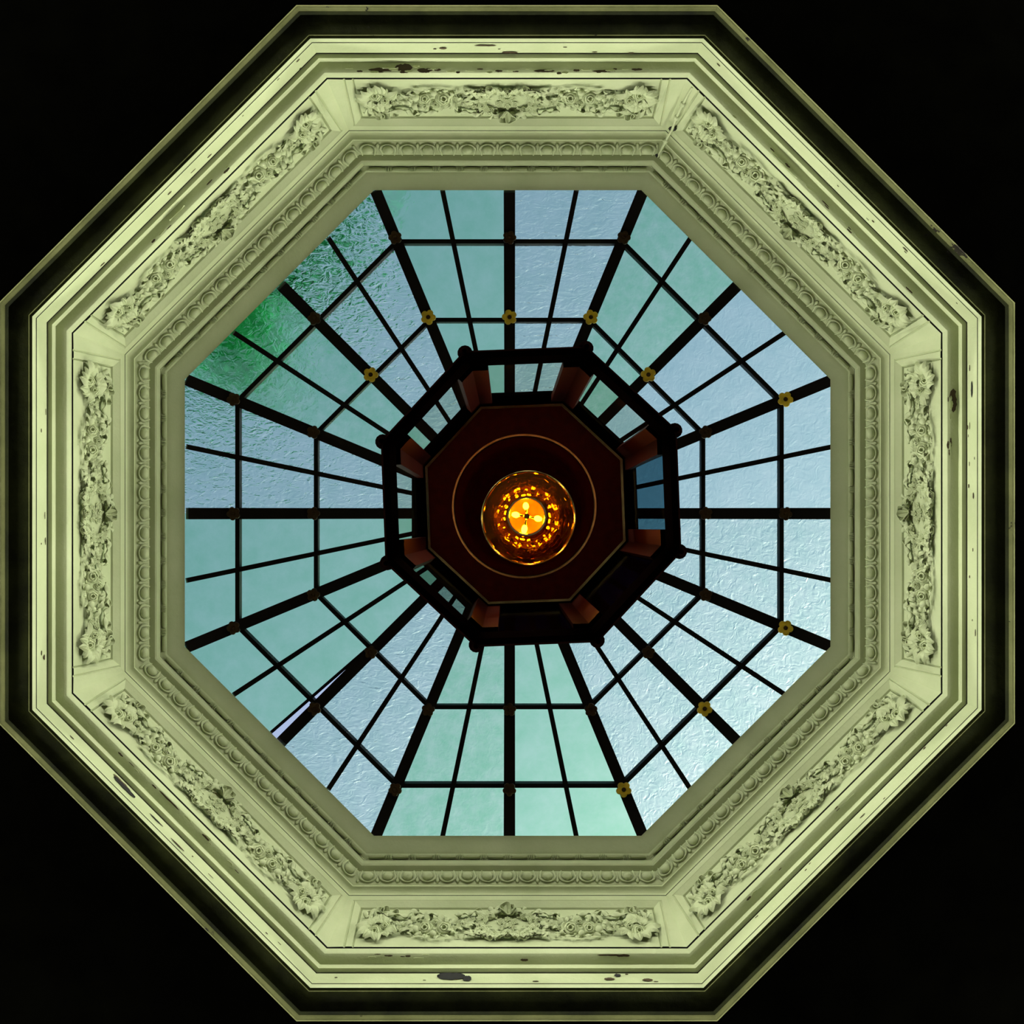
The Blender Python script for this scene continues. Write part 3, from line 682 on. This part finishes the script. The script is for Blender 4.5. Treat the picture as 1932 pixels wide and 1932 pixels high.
# ------------------------------------------------------------------ cable in the upper right corner
pa, pb = P(1307, 163, 2.475), P(1246, 292, 2.70)
cab = empty('cable', pa, label='cream painted cable clipped up the upper right corner of the frieze', category='cable')
def cpart(name, bm, m): me = tomesh(name, bm); me.transform(Matrix.Translation(-pa)); return link(name, me, m, cab, 60)
cpts = [P(1307, 164, 2.49), P(1298, 178, 2.515), P(1288, 197, 2.545), P(1276, 222, 2.585), P(1268, 245, 2.62), P(1256, 266, 2.66), P(1243, 291, 2.70)]
bm = bmesh.new(); add_tube(bm, cpts, .0032, 8); cpart('cable_sheath', bm, M['plaster'])
for i in (2, 3, 5):
    bm = bmesh.new(); c = cpts[i]; dd = (cpts[i+1]-cpts[i-1]).normalized(); add_tube(bm, [c-dd*.006, c-dd*.004, c+dd*.004, c+dd*.006], [.004, .0062, .0062, .004], 8); cpart('cable_clip', bm, M['plaster'])
bm = bmesh.new(); add_ball(bm, P(1243, 291, 2.71), .0085, 10, 7, (1.1, 1.1, .8)); cpart('cable_entry', bm, M['black'])
bm = bmesh.new(); add_ball(bm, P(1269, 243, 2.625), .008, 8, 6, (1.3, .8, .8)); cpart('joint_gap', bm, M['black'])

# ------------------------------------------------------------------ peeling paint: bare patches and curled flakes on trim_2
def patch(parent, k, A, B, u0, u1, f0, f1, m, seed, name='bare_patch', lift=.0012, curl=0.0):
    rr = random.Random(seed); n = 9; vs, fs = [], []
    ph = -PI/2+k*PI/4; nn = Vector((math.cos(ph), math.sin(ph), 0)); vv = (nn*(B[0]-A[0])+Vector((0, 0, 1))*(B[1]-A[1])).normalized(); t = Vector((-nn.y, nn.x, 0)); w = (-t).cross(vv)
    for i in range(n+1):
        x = u0+(u1-u0)*i/n; e = math.sin(PI*i/n)**.4
        lo = f0+(f1-f0)*(.5-.5*e*rr.uniform(.55, 1)); hi = f0+(f1-f0)*(.5+.5*e*rr.uniform(.55, 1))
        for j in range(3):
            f = lo+(hi-lo)*j/2; p = side(k, x, A[0]+(B[0]-A[0])*f, A[1]+(B[1]-A[1])*f)+w*(lift+curl*(j/2)**2)
            vs += [p, p+w*.0008]
    for i in range(n):
        for j in range(2):
            q = i*6+j*2
            fs += [(q, q+6, q+8, q+2), (q+1, q+3, q+9, q+7)]
        q = i*6; fs += [(q, q+1, q+7, q+6), (q+4, q+10, q+11, q+5)]
    me = mesh(name, [v-Vector(parent.location) for v in vs], fs); link(name, me, m, parent)
pm = 2.46/F
A, B = CYMA
def X(k, px): return (px)*pm
for (k, a, b, f0, f1, m, cu) in (
    (0, -212, -178, .15, 1.0, 'bare', 0), (0, -262, -214, .55, 1.0, 'bare', 0), (0, -170, -140, .6, 1.0, 'bare', 0), (0, 50, 90, .72, 1.02, 'bare', 0), (0, 160, 205, .75, 1.02, 'bare', 0), (0, -235, -205, .55, .8, 'flake', .006), (0, -178, -165, .3, .7, 'flake', .006),
    (2, -235, -190, .1, .9, 'bare', 0), (2, -215, -195, .5, 1.0, 'flake', .006), (4, -40, -25, .3, .6, 'bare', 0), (4, -232, -205, .7, 1.0, 'bare', 0), (4, -215, -170, .8, 1.0, 'bare', 0), (7, -60, -20, .5, .75, 'flake', .006), (1, -130, -60, .85, 1.05, 'flake', .003), (5, 40, 95, .8, 1.0, 'bare', 0)):
    patch(t2, k, A, B, X(k, a), X(k, b), f0, f1, M[m], int(a*7+k), 'bare_patch' if m == 'bare' else 'paint_flake', .0015, cu)
for q in range(30):
    a = -300+q*18.5+rnd.uniform(-6, 6); w_ = rnd.uniform(8, 24); f_ = rnd.uniform(.62, .95)
    patch(t2, 0, A, B, X(0, a), X(0, a+w_), f_, f_+rnd.uniform(.08, .3), M['bare'] if q % 2 else M['flake'], q, 'bare_patch' if q % 2 else 'paint_flake', .002, 0 if q % 2 else .0012)
for (k_, a0, a1, n_) in ((2, -260, -120, 8), (4, 120, 250, 7), (5, -200, 200, 12), (1, -250, 250, 14), (7, -150, 100, 7), (3, -200, 200, 8)):
    for q in range(n_):
        a = rnd.uniform(a0, a1); f_ = rnd.uniform(.6, .95); patch(t2, k_, A, B, X(0, a), X(0, a+rnd.uniform(7, 20)), f_, f_+rnd.uniform(.06, .25), M['flake'] if q % 2 else M['bare'], q+k_*40, 'paint_flake' if q % 2 else 'bare_patch', .002, .001 if q % 2 else 0)
A, B = FASC
for q in range(60):
    k_ = rnd.randrange(8); a = rnd.uniform(-330, 320); f_ = rnd.uniform(.05, .9); patch(t2, k_, A, B, X(0, a), X(0, a+rnd.uniform(3, 14)), f_, f_+rnd.uniform(.03, .10), M['bare'], q, 'bare_patch', .0012, 0)
for (k, a, b, f0, f1, m, cu) in ((4, 78, 130, .25, .85, 'black', .004), (4, 66, 82, .1, .5, 'black', .004), (0, -126, -112, .35, .55, 'bare', 0), (0, -60, -20, .1, .25, 'bare', 0), (0, -10, 20, .8, .95, 'bare', 0), (4, -200, -180, .2, .5, 'bare', 0), (4, -212, -200, .55, .8, 'black', .002), (4, -270, -250, .1, .4, 'bare', 0),
                              (5, 115, 170, .35, .55, 'black', .003), (5, 130, 175, .55, .8, 'bare', 0), (5, 40, 75, .4, .5, 'black', 0), (2, -245, -215, .4, .55, 'black', 0), (5, -20, 15, .15, .25, 'bare', 0)):
    patch(t2, k, A, B, X(k, a), X(k, b), f0, f1, M[m], int(a*5+k*3), 'paint_flake' if cu else 'bare_patch', .0015, cu)

# ------------------------------------------------------------------ outside: ground and the tree over the upper left panes
m_, nt_, out_ = mat('emerald_leaves')
d_n = N(nt_, 'ShaderNodeBsdfDiffuse'); d_n.inputs[0].default_value = (.03, .26, .12, 1); t_n = N(nt_, 'ShaderNodeBsdfTranslucent'); t_n.inputs[0].default_value = (.05, .46, .22, 1)
x_n = N(nt_, 'ShaderNodeMixShader'); x_n.inputs[0].default_value = .55; L(nt_, d_n.outputs[0], x_n.inputs[1]); L(nt_, t_n.outputs[0], x_n.inputs[2]); L(nt_, x_n.outputs[0], out_.inputs[0]); M['leafgreen'] = m_
M['bark'] = simple('dark_bark', (.05, .04, .03), .9, bump=.6)
panel('ground', [(-9, -9, -.12), (9, -9, -.12), (9, 9, -.12), (-9, 9, -.12)], simple('ground_earth', (.05, .06, .03), .9), kind='structure', label='ground outside the hall under the tree', category='ground')
tr = empty('tree', (-3.9, -4.6, -.12), label='green leafy tree reaching over the upper left panes of the skylight', category='tree')
bm = bmesh.new(); b0 = Vector((-3.9, -4.6, -.12))
add_tube(bm, [(0, 0, 0), (.1, .1, 2), (.3, .3, 4), (.7, .8, 6), (1.3, 1.5, 7.2)], [.22, .18, .14, .10, .05], 10)
add_tube(bm, [P(300, 420, 6.0)-b0, P(450, 470, 6.1)-b0, P(560, 515, 6.2)-b0, P(660, 545, 6.3)-b0], [.10, .09, .08, .02], 8); add_tube(bm, [(.5, .5, 5), (1.6, 1.2, 6.4), (2.6, 2.7, 7.6)], [.08, .05, .02], 8); add_tube(bm, [(.5, .5, 5), (.9, 2.0, 6.4), (1.6, 3.6, 7.4)], [.08, .05, .02], 8)
link('trunk', tomesh('trunk', bm), M['bark'], tr, 60)
bm = bmesh.new(); lr = random.Random(5)
def clump(px, py, d, rad, n):
    c0 = P(px, py, d)-b0
    for _ in range(n):
        v = Vector((lr.gauss(0, 1), lr.gauss(0, 1), lr.gauss(0, 1))).normalized()*rad*lr.random()**.4; c = c0+v
        R = Matrix.Rotation(lr.random()*6.28, 4, 'Z') @ Matrix.Rotation(lr.uniform(-.9, .9), 4, 'X'); s = lr.uniform(.05, .09)
        q = [bm.verts.new(c+(R @ Vector(p))*s) for p in ((0, -1, 0), (.45, -.1, .12), (0, 1, 0), (-.45, -.1, .12))]
        bm.faces.new(q)
for a in ((650, 440, 6.0, .22, 170), (560, 510, 6.2, .22, 330), (450, 640, 6.2, .28, 260), (500, 420, 6.5, .45, 600), (390, 560, 6.8, .45, 600), (300, 380, 6.8, .9, 900)): clump(*a)
link('foliage', tomesh('foliage', bm), M['leafgreen'], tr, None, kind='stuff')
